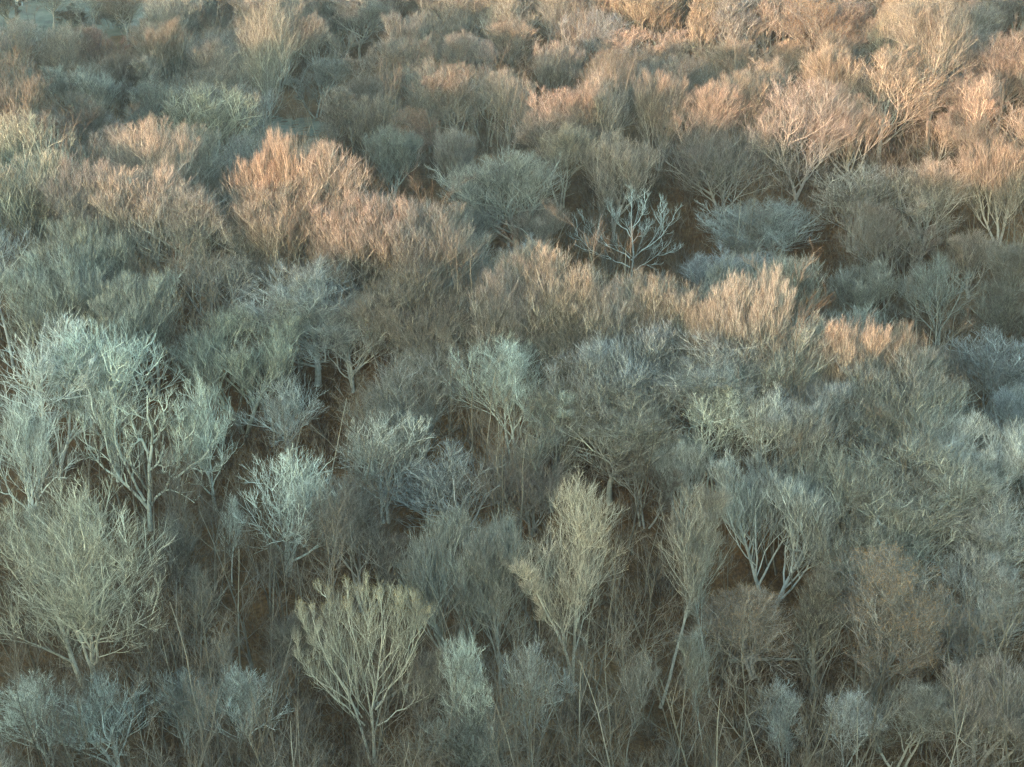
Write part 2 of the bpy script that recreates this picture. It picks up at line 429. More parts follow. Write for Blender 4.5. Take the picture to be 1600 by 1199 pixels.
SK = [
 ([(0, -1), (0, 3), (.05, 6), (-.1, 9), (-.1, 12), (-.1, 15)], .26, .05),
 ([(.1, 4.2), (1.6, 6.2), (3.4, 7.8), (5.0, 9.5), (6.3, 12)], .15, .04),
 ([(-.1, 4.5), (-1.6, 5.6), (-3.6, 6.8), (-5.2, 8.4), (-6.6, 10.5)], .15, .04),
 ([(-.1, 3.0), (-2.4, 4.0), (-5.0, 5.4), (-7.2, 6.6), (-8.4, 8.8)], .14, .035),
 ([(0, 8), (-1.4, 9.8), (-2.6, 11.4), (-3.4, 13)], .12, .03),
 ([(0, 9.5), (1.0, 11), (1.9, 12.4), (2.2, 14.4)], .10, .03),
 ([(4.0, 8.4), (4.2, 10.5), (4.3, 12.8)], .08, .03),
 ([(.1, 2.2), (2.0, 3.4), (4.2, 4.6), (6.2, 5.2)], .10, .03),
 ([(0, 7.2), (1.8, 8.6), (2.8, 9.4)], .08, .03),
]
make_tree('skeleton', 18, 15.5, 18, 2, .3, 0, None, dict(n2=7, n3=4, n4=3, n5=2, wig=0.15, trop=0.10, up=0.25, l2=.38, f2=0, r2=.038, r3=.024, r4=.016, r5=.010, tw=.8), limbs=SK)
SY = [
 ([(0, -1), (.1, 3), (.4, 6), (.6, 9), (1.2, 10.5), (1.3, 13), (1.2, 16)], .36, .07),
 ([(.7, 9.2), (-.4, 10.6), (-1.2, 12), (-1.8, 14)], .17, .05),
 ([(1.1, 10.2), (2.6, 11.8), (3.0, 13.6), (3.6, 15.4)], .17, .05),
 ([(0, 2.5), (-1.4, 4.6), (-3.4, 6.2), (-4.8, 8.4), (-5.2, 11), (-4.6, 13.6)], .20, .05),
 ([(-3.6, 6.4), (-5.8, 7.8), (-7.2, 9.8), (-7.6, 12.5)], .12, .04),
 ([(.1, 2.8), (2.2, 4.4), (4.0, 6.8), (5.4, 9.8), (6.4, 12.4)], .16, .04),
 ([(3.6, 6.2), (5.8, 7.4), (7.8, 9.2), (9.2, 11.2)], .13, .04),
 ([(-.4, 3.6), (-1.6, 6.2), (-2.6, 9), (-2.6, 12), (-2.8, 15)], .16, .05),
 ([(4.6, 7.8), (4.6, 10.6), (4.9, 13.4)], .09, .03),
 ([(6.0, 7.5), (8.4, 7.4), (10.0, 8.6)], .08, .03),
 ([(.4, 7), (2.1, 8.2), (3.6, 9.0)], .08, .03),
]
make_tree('sycamore', 19, 17.5, 20, 3, .3, 0, None, dict(n2=8, n3=5, n4=3, n5=2, wig=0.22, trop=0.08, up=0.22, l2=.36, f2=0, r2=.065, r3=.04, r4=.024, r5=.014, tw=.7), limbs=SY)

def conifer():
    rng = np.random.default_rng(20)
    tb, cb = Bag(), Bag()
    p, r = grow(rng, np.array([[0, 0, -1.]]), np.array([[0, 0, 1.]]), np.array([15.]), np.array([.22]), np.array([.03]), 10, .01, 0)
    tb.add(p, r, 8)
    n = 150
    t = rng.uniform(0.15, 0.99, n); z = -1 + 15 * t
    az = np.arange(n) * 2.4; D = np.stack([np.cos(az), np.sin(az), rng.uniform(0, .3, n)], 1)
    P, Rr = grow(rng, np.stack([0 * z, 0 * z, z], 1), D, (1 - t) * 3.6 + .5, np.full(n, .04), np.full(n, .01), 5, .06, 0.02)
    cb.add(P, Rr, 3)
    P2, R2 = spawn(rng, P, Rr, 12, .1, 1, .5, 1, .45, None, 2, .1, 0, lmin=.3, up=0)
    cb.add(P2, R2, 3)
    e = P2[:, rng.integers(0, 3, 1)[0]]; pts = np.concatenate([P2[:, 1], P2[:, 2]])
    pts = pts[rng.integers(0, len(pts), 30000)] + rng.normal(0, .12, (30000, 3))
    finish('conifer', tb, cb, leaf_tris(rng, pts, .17), NEEDLE)
conifer()

# ------------------------------------------------------------------ ground
def grid_obj(name, xs, ys, mat, dz=0.0, round_=False):
    X, Y = np.meshgrid(xs, ys)
    Z = ground(X, Y) + dz
    V = np.stack([X, Y, Z], -1).reshape(-1, 3)
    i = np.arange(X.size).reshape(X.shape)
    Q = np.stack([i[:-1, :-1], i[:-1, 1:], i[1:, 1:], i[1:, :-1]], -1).reshape(-1, 4)
    if round_:
        cx, cy = (xs[0] + xs[-1]) / 2, (ys[0] + ys[-1]) / 2
        m = V[Q].mean(1)
        ang = np.arctan2(m[:, 1] - cy, m[:, 0] - cx)
        rr = np.hypot((m[:, 0] - cx) / (xs[-1] - cx), (m[:, 1] - cy) / (ys[-1] - cy))
        Q = Q[rr < 0.82 + 0.13 * np.sin(3 * ang + 1) + 0.08 * np.sin(7 * ang)]
    o = bpy.data.objects.new(name, mesh_from(name, V, Q, mat)); C.objects.link(o)
    o['kind'] = 'structure'
    return o
xs = np.r_[-3000, -1500, -800, np.arange(-500, -160, 12), np.arange(-160, 160, 2.5), np.arange(160, 500, 12), 800, 1500, 3000]
ys = np.r_[-3000, -1500, -800, np.arange(-560, 40, 8), np.arange(40, 480, 2.5), np.arange(480, 700, 12), 900, 1500, 3000]
grid_obj('ground', xs, ys, LITTER)
g = grid_obj('meadow', np.arange(-170, -72, 2.0), np.arange(392, 452, 2.0), GRASS, 0.05, True)
g = grid_obj('grass_clearing', np.arange(-56, -34, 1.0), np.arange(308, 336, 1.0), GRASS, 0.05, True)

# ------------------------------------------------------------------ placing trees
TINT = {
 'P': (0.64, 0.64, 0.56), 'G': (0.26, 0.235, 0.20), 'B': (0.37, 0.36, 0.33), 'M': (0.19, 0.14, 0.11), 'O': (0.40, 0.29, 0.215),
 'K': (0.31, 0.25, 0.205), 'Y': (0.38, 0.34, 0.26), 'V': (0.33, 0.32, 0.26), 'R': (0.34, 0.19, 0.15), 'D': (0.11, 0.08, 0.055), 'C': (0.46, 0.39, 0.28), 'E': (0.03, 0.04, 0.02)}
RATIO = {'round': 1.25, 'broom': 1.35, 'wide': 1.0, 'pole': 2.0, 'narrow': 3.4, 'pale': 1.25, 'thin': 1.9, 'shrub': 1.0, 'leafy': 1.3, 'vase': 1.18, 'skeleton': 0.86, 'sycamore': 0.90, 'conifer': 2.2}
HMAX = 28.0
rnd = random.Random(7)
placed = []

def put_tree(kind, x, y, z, W, H, tint, label, group=None, rot=None, name='bare_tree', cat='tree'):
    pr = PROTO[kind]
    root = bpy.data.objects.new(name, None); C.objects.link(root)
    root.empty_display_size = 0.5
    root.location = (x, y, z - 0.2)
    root.rotation_euler = (rnd.gauss(0, .025), rnd.gauss(0, .025), rnd.uniform(0, 6.28) if rot is None else rot)
    sx, sz = W / pr['W'], H / pr['H']
    q = rnd.uniform(.9, 1.1); root.scale = (sx * q, sx / q, sz)
    root['label'] = label; root['category'] = cat
    if group: root['group'] = group
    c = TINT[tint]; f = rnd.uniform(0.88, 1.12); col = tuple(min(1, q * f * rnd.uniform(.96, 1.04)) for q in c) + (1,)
    for part in ('trunk', 'crown', 'leaves'):
        if pr[part] is None: continue
        o = bpy.data.objects.new({'leaves': 'leaves'}.get(part, part), pr[part]); C.objects.link(o)
        o.parent = root; o.color = col
    return root

def variant(kind):
    if kind in ('round_c',): return kind
    opts = [q for q in PROTO if q.split('_')[0] == kind.split('_')[0]]
    return rnd.choice(opts + [kind]) if kind in PROTO else rnd.choice(opts)

def hero(u, v, w, kind, tint, label, hpx=None, rot=None, **kw):
    kind = variant(kind)
    base = kind.split('_')[0]
    k = RATIO[base]
    if base not in ('vase', 'skeleton', 'sycamore', 'conifer'): w = w * (1.18 if 200 < v < 560 else 1.06 if v < 200 else 1.14)
    def hf(t):
        Wm = w * t / F_PX
        H = (hpx * t / F_PX / 0.93) if hpx else k * Wm
        lo = 3.0 if base == 'shrub' else 9.0
        return min(max(H, lo), 31.0 if hpx else HMAX)
    x, y, z, t, H = find_top(u, v, hf)
    W = w * t / F_PX
    placed.append((x, y, W, u, v, w, label, H * F_PX / t * (0.85 if v > 540 or kind in ('skeleton',) else 0.3)))
    return put_tree(kind, x, y, z, W, H, tint, label, rot=rot, **kw)

# (u, v of the crown's top, crown width, kind, tint, label, height in pixels if read off the photograph)
HEROES = [
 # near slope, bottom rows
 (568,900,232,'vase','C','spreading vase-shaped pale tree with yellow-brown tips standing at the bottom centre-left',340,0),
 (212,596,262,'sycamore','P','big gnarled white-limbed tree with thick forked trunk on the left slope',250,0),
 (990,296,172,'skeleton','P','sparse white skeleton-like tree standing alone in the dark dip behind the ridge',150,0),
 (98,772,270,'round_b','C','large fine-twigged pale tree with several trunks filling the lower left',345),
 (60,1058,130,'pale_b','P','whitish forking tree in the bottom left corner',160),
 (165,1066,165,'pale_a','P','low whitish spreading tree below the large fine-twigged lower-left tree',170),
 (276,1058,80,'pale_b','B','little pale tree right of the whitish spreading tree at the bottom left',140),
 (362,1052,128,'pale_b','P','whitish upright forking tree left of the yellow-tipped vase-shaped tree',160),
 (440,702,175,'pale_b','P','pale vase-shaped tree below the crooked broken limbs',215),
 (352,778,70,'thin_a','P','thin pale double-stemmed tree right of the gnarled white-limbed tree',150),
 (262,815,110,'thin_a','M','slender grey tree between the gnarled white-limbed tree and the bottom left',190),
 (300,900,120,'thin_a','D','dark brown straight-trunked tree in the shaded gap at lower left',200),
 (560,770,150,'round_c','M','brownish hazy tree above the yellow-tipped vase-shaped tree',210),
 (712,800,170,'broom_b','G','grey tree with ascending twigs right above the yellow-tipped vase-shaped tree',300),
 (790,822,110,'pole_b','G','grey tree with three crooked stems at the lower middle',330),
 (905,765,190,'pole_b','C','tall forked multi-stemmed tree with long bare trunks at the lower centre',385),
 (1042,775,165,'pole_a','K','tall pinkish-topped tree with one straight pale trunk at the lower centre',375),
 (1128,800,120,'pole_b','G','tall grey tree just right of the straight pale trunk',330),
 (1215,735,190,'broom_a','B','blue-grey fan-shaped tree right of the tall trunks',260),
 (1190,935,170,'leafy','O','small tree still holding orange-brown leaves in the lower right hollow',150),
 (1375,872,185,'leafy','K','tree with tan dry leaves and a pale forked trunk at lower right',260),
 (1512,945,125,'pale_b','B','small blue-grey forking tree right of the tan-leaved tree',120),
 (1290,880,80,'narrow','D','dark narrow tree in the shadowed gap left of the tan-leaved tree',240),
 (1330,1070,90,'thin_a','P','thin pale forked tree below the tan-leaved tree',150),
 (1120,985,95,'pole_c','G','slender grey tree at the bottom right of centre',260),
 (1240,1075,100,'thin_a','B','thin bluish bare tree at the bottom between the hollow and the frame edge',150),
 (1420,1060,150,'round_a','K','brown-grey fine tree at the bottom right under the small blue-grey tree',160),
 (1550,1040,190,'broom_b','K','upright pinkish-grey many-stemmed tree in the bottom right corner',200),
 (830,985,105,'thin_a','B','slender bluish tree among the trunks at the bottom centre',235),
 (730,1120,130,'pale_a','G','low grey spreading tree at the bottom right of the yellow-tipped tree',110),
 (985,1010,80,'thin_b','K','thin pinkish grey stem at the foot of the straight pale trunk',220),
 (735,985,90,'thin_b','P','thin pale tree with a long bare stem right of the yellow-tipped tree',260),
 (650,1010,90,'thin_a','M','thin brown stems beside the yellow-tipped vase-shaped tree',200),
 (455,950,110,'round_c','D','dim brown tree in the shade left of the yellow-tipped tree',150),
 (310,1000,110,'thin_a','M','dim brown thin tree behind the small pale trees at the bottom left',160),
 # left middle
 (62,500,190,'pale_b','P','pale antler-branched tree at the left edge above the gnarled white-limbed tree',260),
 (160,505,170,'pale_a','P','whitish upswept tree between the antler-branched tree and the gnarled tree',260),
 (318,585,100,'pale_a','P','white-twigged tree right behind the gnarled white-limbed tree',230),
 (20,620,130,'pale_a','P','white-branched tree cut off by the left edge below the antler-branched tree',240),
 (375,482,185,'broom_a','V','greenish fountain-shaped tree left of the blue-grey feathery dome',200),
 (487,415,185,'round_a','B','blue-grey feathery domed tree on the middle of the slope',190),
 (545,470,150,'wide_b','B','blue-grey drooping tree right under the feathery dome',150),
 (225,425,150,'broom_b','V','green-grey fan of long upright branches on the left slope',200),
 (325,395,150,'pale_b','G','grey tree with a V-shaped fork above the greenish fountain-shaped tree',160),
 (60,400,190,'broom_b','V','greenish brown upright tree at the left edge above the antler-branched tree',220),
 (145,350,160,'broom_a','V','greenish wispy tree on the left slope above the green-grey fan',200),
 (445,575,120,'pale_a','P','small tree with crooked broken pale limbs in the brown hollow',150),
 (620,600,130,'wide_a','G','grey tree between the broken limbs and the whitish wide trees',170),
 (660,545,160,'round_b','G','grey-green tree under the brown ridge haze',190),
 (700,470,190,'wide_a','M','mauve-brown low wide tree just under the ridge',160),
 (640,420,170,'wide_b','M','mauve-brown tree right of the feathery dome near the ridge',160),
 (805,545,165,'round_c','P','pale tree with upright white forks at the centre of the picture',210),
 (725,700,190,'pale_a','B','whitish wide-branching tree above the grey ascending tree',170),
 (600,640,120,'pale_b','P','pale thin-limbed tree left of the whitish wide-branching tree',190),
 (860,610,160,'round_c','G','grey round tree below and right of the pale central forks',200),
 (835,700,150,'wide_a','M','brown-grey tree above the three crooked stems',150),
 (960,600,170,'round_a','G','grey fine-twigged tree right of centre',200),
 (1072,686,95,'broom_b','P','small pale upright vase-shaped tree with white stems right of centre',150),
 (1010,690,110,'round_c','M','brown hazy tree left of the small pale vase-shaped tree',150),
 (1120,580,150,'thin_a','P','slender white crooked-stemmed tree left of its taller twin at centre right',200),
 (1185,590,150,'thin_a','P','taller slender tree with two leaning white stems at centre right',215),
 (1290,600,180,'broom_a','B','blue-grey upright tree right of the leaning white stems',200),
 (1100,520,190,'round_b','B','bluish grey rounded tree under the peach-tipped ridge trees',200),
 (980,510,180,'broom_a','B','bluish grey feathery tree below the ridge at centre right',200),
 (900,500,160,'round_c','M','mauve-grey tree below the long peach-tipped ridge crown',190),
 (1310,690,180,'wide_b','V','pale green-grey dense tree left of the greenish domed tree',200),
 (1420,695,230,'round_a','V','broad greenish domed tree on the right slope',250),
 (1400,785,230,'wide_b','V','greenish bushy tree in front of the broad greenish dome',210),
 (1530,650,150,'broom_a','P','pale feathery tree with upright tips at the right edge of the slope',190),
 (1560,760,160,'round_b','B','bluish grey tree at the right edge below the pale feathery tree',230),
 (1540,860,140,'round_a','B','bluish hazy tree at the right edge above the small blue-grey forking tree',200),
 (1440,610,160,'wide_b','B','bluish grey sloping tree above the broad greenish dome',180),
 (1380,560,190,'broom_a','G','grey windswept tree below the orange-tipped ridge end',190),
 (1240,500,190,'broom_a','V','green-grey feathery tree under the tall broom-shaped tree',190),
 (1598,672,70,'conifer','E','dark green conifer half cut off by the right edge',110),
 # ridge crest
 (862,404,160,'broom_a','O','long peach-tipped crown on the ridge at the picture centre',205),
 (775,420,130,'broom_a','K','pinkish crown left of the long peach-tipped ridge crown',205),
 (950,440,130,'round_b','G','grey crown on the ridge in front of the skeleton-like tree',205),
 (1045,440,150,'broom_a','G','grey upright-twigged crown on the ridge right of the skeleton-like tree',205),
 (1112,466,80,'broom_a','K','small pink-tipped crown at the notch of the ridge',205),
 (1225,400,205,'broom_a','Y','tall yellow-green broom-shaped tree standing up from the ridge',230),
 (1165,425,120,'broom_a','V','greenish crown at the left shoulder of the tall broom-shaped tree',245),
 (1345,500,110,'broom_a','O','orange-tipped crown right of the tall broom-shaped tree',205),
 (1425,506,95,'wide_b','K','low orange-tipped crown at the right end of the ridge',205),
 (640,330,170,'broom_b','K','pinkish wispy crown high on the ridge left of centre',205),
 (560,310,180,'broom_b','K','pale pinkish feathery crown on the upper slope',205),
 (480,275,170,'broom_b','K','peach-grey feathery crown below the vivid orange ridge crown',205),
 (405,262,130,'broom_a','O','peach-tipped crown right of the small orange bush',205),
 (347,262,60,'round_c','O','small orange bush between the pale sycamore-like tree and the ridge crowns',100),
 (445,205,80,'broom_a','O','vivid orange crown at the top of the left ridge',265),
 (515,220,95,'round_a','K','pink-orange crown right of the vivid orange one',255),
 (330,300,170,'round_b','G','greenish grey hazy crown on the upper left slope',205),
 (230,260,180,'broom_b','K','peach-grey hazy crown on the upper left slope',205),
 (130,250,170,'broom_b','K','warm grey feathery crown near the left edge of the upper slope',205),
 (40,250,170,'broom_a','V','greenish arching crown at the upper left edge',205),
 (250,185,150,'round_b','K','pinkish grey crown on the left ridge below the upright row',205),
 (60,175,150,'pale_a','V','pale greenish-white arching crown near the upper left edge',205),
 (20,170,110,'pale_b','V','pale crown touching the left edge above the greenish arching crown',205),
 # upper left beyond the ridge
 (122,108,120,'broom_a','V','pale greenish bush-like crown below the sunlit upper-left trees',110),
 (20,32,75,'pole_b','K','sunlit peach-coloured tree in the upper left corner',130),
 (96,36,90,'round_b','O','rounded sunlit peach crown right of the corner tree',110),
 (158,38,80,'round_c','R','reddish-tipped crown at the end of the sunlit upper-left trees',100),
 (195,82,90,'broom_b','M','mauve upright tree at the left of a short row',110),
 (248,80,80,'pole_b','K','pink-grey upright tree at the right of a short row',120),
 (160,100,80,'round_c','M','mauve hazy crown behind the pale greenish bush-like crown',100),
 (325,64,120,'wide_b','O','broad orange-tipped crown left of the tall pale-topped tree',130),
 (408,4,105,'round_a','G','tall pale-topped tree with a dark trunk standing in the grass clearing',215),
 (312,128,150,'pale_b','C','pale sycamore-like tree with a white leaning trunk in front of the clearing',190),
 (258,-10,110,'broom_b','G','grey fan-shaped tree behind the short upright row',110),
 (592,56,118,'round_c','O','pink-topped rounded tree between the dark upper-left woods',110),
 (518,133,70,'narrow','O','pointed orange-tipped tree left of the leaf-hung thin tree',120),
 (570,150,90,'broom_b','O','orange-tipped crown right of the pointed one',110),
 (642,168,76,'leafy','R','thin tree hung with reddish-brown leaf clusters',90),
 (615,205,95,'broom_b','G','grey bare fan of upright branches below the leaf-hung tree',110),
 (705,200,72,'broom_b','K','pinkish narrow crown right of the leaf-hung tree',110),
 (680,50,60,'pole_a','G','slender grey tree at the left of the dark poplar-like clump',120),
 (720,48,60,'pole_a','G','slender grey tree in the middle of the dark poplar-like clump',120),
 (755,56,60,'pole_b','G','slender grey tree at the right of the dark poplar-like clump',120),
 (10,-22,70,'round_c','D','dim brown tree at the top edge of the upper left corner',70),
 (75,-30,70,'round_a','M','dim mauve tree at the top edge right of the corner',70),
 (135,-25,70,'round_d','G','dim grey tree at the top edge beyond the meadow strip',75),
 (190,-20,80,'round_a','M','dim mauve tree at the top edge above the short upright row',85),
 (175,8,60,'shrub_a','D','low dark bush at the right end of the meadow strip',35),
 (110,14,50,'shrub_a','D','low dark bush in the middle of the meadow strip',26),
 (500,20,100,'round_a','G','dim grey crown right of the tall pale-topped tree',120),
 (490,90,90,'round_c','G','dim hazy crown right of the pale-topped tree and above the clearing',90),
 (560,-10,100,'round_b','G','dim grey crown at the top edge left of the pink-topped tree',100),
 (700,-20,110,'pale_b','G','grey open-branched tree at the top edge above the poplar-like clump',100),
 (800,-10,110,'pale_a','G','grey open-branched tree at the top edge near the centre',120),
 # upper right
 (1000,44,145,'broom_a','O','low rounded peach dome among the upper woods',85),
 (920,14,120,'round_b','B','mauve-grey crown left of and above the peach dome',110),
 (862,66,95,'broom_b','K','pale pink upright crown left of the peach dome',110),
 (1106,-8,55,'narrow','O','narrow flame-shaped orange tree at the top',140),
 (1030,-30,120,'broom_b','O','brown-orange tree at the top edge left of the flame-shaped tree',110),
 (1160,-25,75,'narrow','B','blue-grey narrow tree right of the flame-shaped tree',150),
 (1135,55,110,'round_c','O','brownish orange crown below the flame-shaped tree',100),
 (1224,62,72,'round_c','O','small round orange crown left of the huge sunlit upright tree',80),
 (1265,-5,130,'leafy','K','brown leafy crown at the top left of the huge sunlit upright tree',130),
 (1480,-15,165,'round_c','K','huge sunlit orange upright tree towering at the upper right',240),
 (1390,70,150,'round_b','O','broad peach crown left of the huge sunlit upright tree',180),
 (1578,45,120,'round_a','O','pinkish orange crown right of the huge sunlit upright tree',160),
 (1330,-15,110,'round_b','K','tan crown at the top edge left of the huge sunlit upright tree',110),
 (1560,-30,130,'round_c','K','pale pinkish crown in the upper right corner',110),
 (862,140,130,'round_b','O','peach crown at the left end of the long sunlit row',140),
 (945,132,110,'broom_b','O','peach crown second from the left in the long sunlit row',150),
 (1038,112,95,'broom_b','O','peaked orange crown rising at the middle of the long sunlit row',150),
 (1100,130,110,'round_c','O','orange crown right of the peaked one in the long sunlit row',150),
 (1165,116,100,'broom_b','O','orange-topped crown at the right end of the long sunlit row',150),
 (1258,124,165,'round_b','K','large pinkish grey tree with dark trunks below the upper right woods',190),
 (1140,195,170,'wide_a','M','broad grey-brown crown in shade below the long sunlit row',150),
 (1470,180,85,'pale_a','O','small curly orange crown below the huge sunlit upright tree',90),
 (1582,222,100,'broom_b','O','yellow-orange fan-shaped tree at the upper right edge',160),
 (1345,255,140,'pale_b','K','pink-tipped tree with open limbs below the large pinkish grey tree',130),
 (1450,258,140,'round_c','O','brownish orange crown right of the pink-tipped open-limbed tree',150),
 (1540,190,110,'round_b','M','mauve crown left of the yellow-orange edge fan',130),
 (806,236,195,'wide_b','C','wide cream-coloured domed tree behind the ridge at centre',160),
 (965,222,130,'broom_b','O','orange-brown upright crown above the skeleton-like tree',150),
 (880,190,110,'round_c','O','orange crown below the left end of the long sunlit row',130),
 (856,312,98,'broom_b','O','rounded orange-tipped tree right below the wide cream dome',110),
 (730,330,100,'round_c','G','dim grey crown left under the wide cream dome',110),
 (1215,315,190,'wide_a','B','low grey-blue spreading crown in the dip right of the skeleton-like tree',110),
 (1150,350,110,'pale_a','K','small pinkish low crown in the dip right of the skeleton-like tree',80),
 (1526,368,86,'broom_a','O','vivid orange round crown at the far right',100),
 (1375,410,118,'broom_b','K','pinkish brown crown right of the tall broom-shaped tree',120),
 (1590,370,100,'round_b','M','brown crown at the right edge beside the vivid orange round crown',140),
 (1480,400,110,'pale_b','G','grey tree with crooked pale stems below the vivid orange round crown',140),
 (1555,528,135,'pale_b','B','blue-grey tree with pale stems in the right-hand hollow',140),
 (1480,540,110,'round_c','M','brown hazy tree left of the blue-grey tree in the right-hand hollow',110),
 (1590,450,110,'round_c','D','dark brown tree at the right edge above the right-hand hollow',140),
]
for h in HEROES:
    nm = 'conifer' if h[3] == 'conifer' else 'bare_tree'
    hero(*h[:6], hpx=h[6] if len(h) > 6 else None, rot=h[7] if len(h) > 7 else None, name=nm)
print('HEROES', len(placed))

# ------------------------------------------------------------------ the trees between them
def fill_trees():
    rng = np.random.default_rng(11)
    used = set()
    words = {'P': 'pale', 'G': 'grey', 'B': 'blue-grey', 'M': 'mauve-brown', 'O': 'orange-brown', 'K': 'pinkish grey', 'V': 'greenish grey', 'D': 'dark brown', 'C': 'cream', 'Y': 'yellowish', 'R': 'reddish', 'E': 'green'}
    forms = {'round': 'round-crowned', 'broom': 'upright-twigged', 'wide': 'wide-crowned', 'pole': 'tall-stemmed', 'pale': 'open-limbed', 'thin': 'thin-stemmed', 'narrow': 'narrow'}
    marks = [(p[3], p[4], p[5], p[6], p[7]) for p in placed]
    cand = []
    for _ in range(60000):
        y = 100 + 370 * rng.random(); x = rng.uniform(-.39, .39) * (y + 35)
        cand.append((x, y))
    spots = [(p[0], p[1], p[2]) for p in placed]
    shorts = [' '.join(SHORT(m[3])) for m in marks]
    n = 0
    for x, y in cand:
        if n >= NFILL: break
        if x < -70 and 385 < y < 470: continue
        if -58 < x < -32 and 305 < y < 345: continue
        z = ground1(x, y)
        s = rng.random()
        W = rng.uniform(11, 16) if y > 165 else rng.uniform(8, 12.5)
        if any((x - a) ** 2 + (y - b) ** 2 < ((0.27 if y > 165 else 0.33) * (W + w)) ** 2 for a, b, w in spots): continue
        H = rng.uniform(15, 21) if y > 165 else rng.uniform(16, 22)
        u, v, dep = project(x, y, z + H)
        ub, vb, _ = project(x, y, z)
        if u < -90 or u > 1690 or v > 1230 or vb < -10: continue
        wpx = W * F_PX / dep
        if any(((u - a) / rx) ** 2 + ((v + 20 - b) / ry) ** 2 < 1 for a, b, rx, ry in GAPS): continue
        # never stand in front of a tree of the list
        blocked = False
        for (mu, mv, mw, ml, mh), (a, b, w) in zip(marks, spots):
            if b > y + 1 and abs(u - mu) < 0.36 * (mw + wpx) and mv - 40 < v < mv + mh: blocked = True; break
        if blocked: continue
        warm = ss(60, 200, np.array(y - 60))
        right = u > 750
        kinds = ['round_a', 'round_b', 'round_c', 'round_d', 'wide_b', 'broom_a', 'broom_b', 'broom_c', 'pole_b', 'pale_a', 'pale_c', 'thin_b']
        p = np.array([2, 2, 2, 1.5, 1.5, 1, 1, 1, 1, 1, 1, 1.5]); kind = kinds[rng.choice(12, p=p / p.sum())]
        if y < 165 and rng.random() < .7: kind = ['pole_a', 'pole_b', 'pole_c', 'pole_d', 'thin_a', 'thin_b', 'pale_c'][rng.integers(0, 7)]
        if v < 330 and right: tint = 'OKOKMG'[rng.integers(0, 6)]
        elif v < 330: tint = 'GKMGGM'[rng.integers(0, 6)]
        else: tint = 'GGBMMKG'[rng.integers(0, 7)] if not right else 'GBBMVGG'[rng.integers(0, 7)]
        form = forms[kind.split('_')[0]]
        # say where it stands: beside the nearest tree of the list
        order = sorted(range(len(marks)), key=lambda k: (marks[k][0] - u) ** 2 + 1.3 * (marks[k][1] - v) ** 2)
        lab = None
        for k in order:
            du, dv = u - marks[k][0], v - marks[k][1]
            rel = ('right of' if du > 0 else 'left of') if abs(du) > abs(dv) else ('behind' if dv < 0 else 'in front of')
            short = ' '.join(SHORT(marks[k][3]))
            l = f"{words[tint]} {form} tree {rel} the {short}"
            if (k, rel) not in used and len(l.split()) <= 16 and shorts.count(short) == 1:
                used.add((k, rel)); lab = l; break
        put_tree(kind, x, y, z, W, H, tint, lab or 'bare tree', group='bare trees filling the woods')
        spots.append((x, y, W)); 
        n += 1
    print('FILL', n)

def SHORT(label):
    w = label.split()
    stop = {'standing', 'filling', 'on', 'in', 'at', 'below', 'right', 'left', 'above', 'between', 'under', 'among', 'with', 'cut', 'beside', 'behind', 'towering', 'touching', 'still', 'hung', 'of', 'just', 'near', 'rising', 'half', 'second', 'high', 'low,'}
    out = []
    for q in w:
        if len(out) >= 2 and q in stop: break
        out.append(q)
    return out
NFILL = 195
# dips and glades where the photograph shows the dark forest floor between the crowns
GAPS = [(690, 350, 55, 45), (1085, 370, 60, 75), (700, 165, 110, 45), (500, 140, 60, 55), (1550, 620, 70, 60), (1300, 440, 60, 35), (1170, 290, 110, 50), (420, 200, 60, 45), (300, 930, 80, 45), (1240, 950, 60, 100), (600, 90, 30, 30), (480, 640, 100, 60), (700, 940, 50, 90), (880, 750, 70, 30), (1030, 960, 90, 50), (1500, 480, 60, 40), (880, 400, 160, 22), (600, 290, 60, 30), (210, 640, 130, 90), (1160, 1020, 60, 50)]
fill_trees()
# ------------------------------------------------------------------ fallen wood, a stump and the far shed
def on_ground(u, v):
    x, y, z, t, H = find_top(u, v, lambda q: 0.0)
    return x, y, z

def fallen_log(u, v, length, rad, ang, label, seed):
    rng = np.random.default_rng(seed)
    x, y, z = on_ground(u, v)
    root = bpy.data.objects.new('fallen_log', None); C.objects.link(root)
    root.location = (x, y, z); root['label'] = label; root['category'] = 'log'
    d = np.array([[math.cos(ang), math.sin(ang), 0.04]])
    P, Rr = grow(rng, -d * length / 2 + np.array([[0, 0, rad * .8]]), d, np.array([length]), np.array([rad]), np.array([rad * .35]), 9, .03, 0)
    for k in range(10):
        q = P[0, k]; P[0, k, 2] = ground1(x + q[0], y + q[1]) - z + rad * .7
    b = Bag(); b.add(P, Rr, 8, 0.0)
    o = bpy.data.objects.new('trunk', b.mesh('log_trunk', BARK)); C.objects.link(o); o.parent = root; o.color = (.36, .32, .25, 1)
    P2, R2 = spawn(rng, P, Rr, 7, .35, 1, .5, 1.1, .22, None, 4, .15, .05, rmin=.03, up=.4)
    b = Bag(); b.add(P2, R2, 5, 0.1); P3, R3 = spawn(rng, P2, R2, 4, .3, 1, .4, .9, .5, None, 2, .15, .05, rmin=.015); b.add(P3, R3, 3, .3)
    o = bpy.data.objects.new('branches', b.mesh('log_branches', TWIG)); C.objects.link(o); o.parent = root; o.color = (.45, .42, .35, 1)
fallen_log(1208, 1036, 9, .22, .1, 'pale fallen trunk lying level in the lower right hollow behind the orange-brown leaves', 1)
fallen_log(650, 1075, 11, .18, .7, 'thin fallen pole lying aslant behind the yellow-tipped vase-shaped tree', 2)

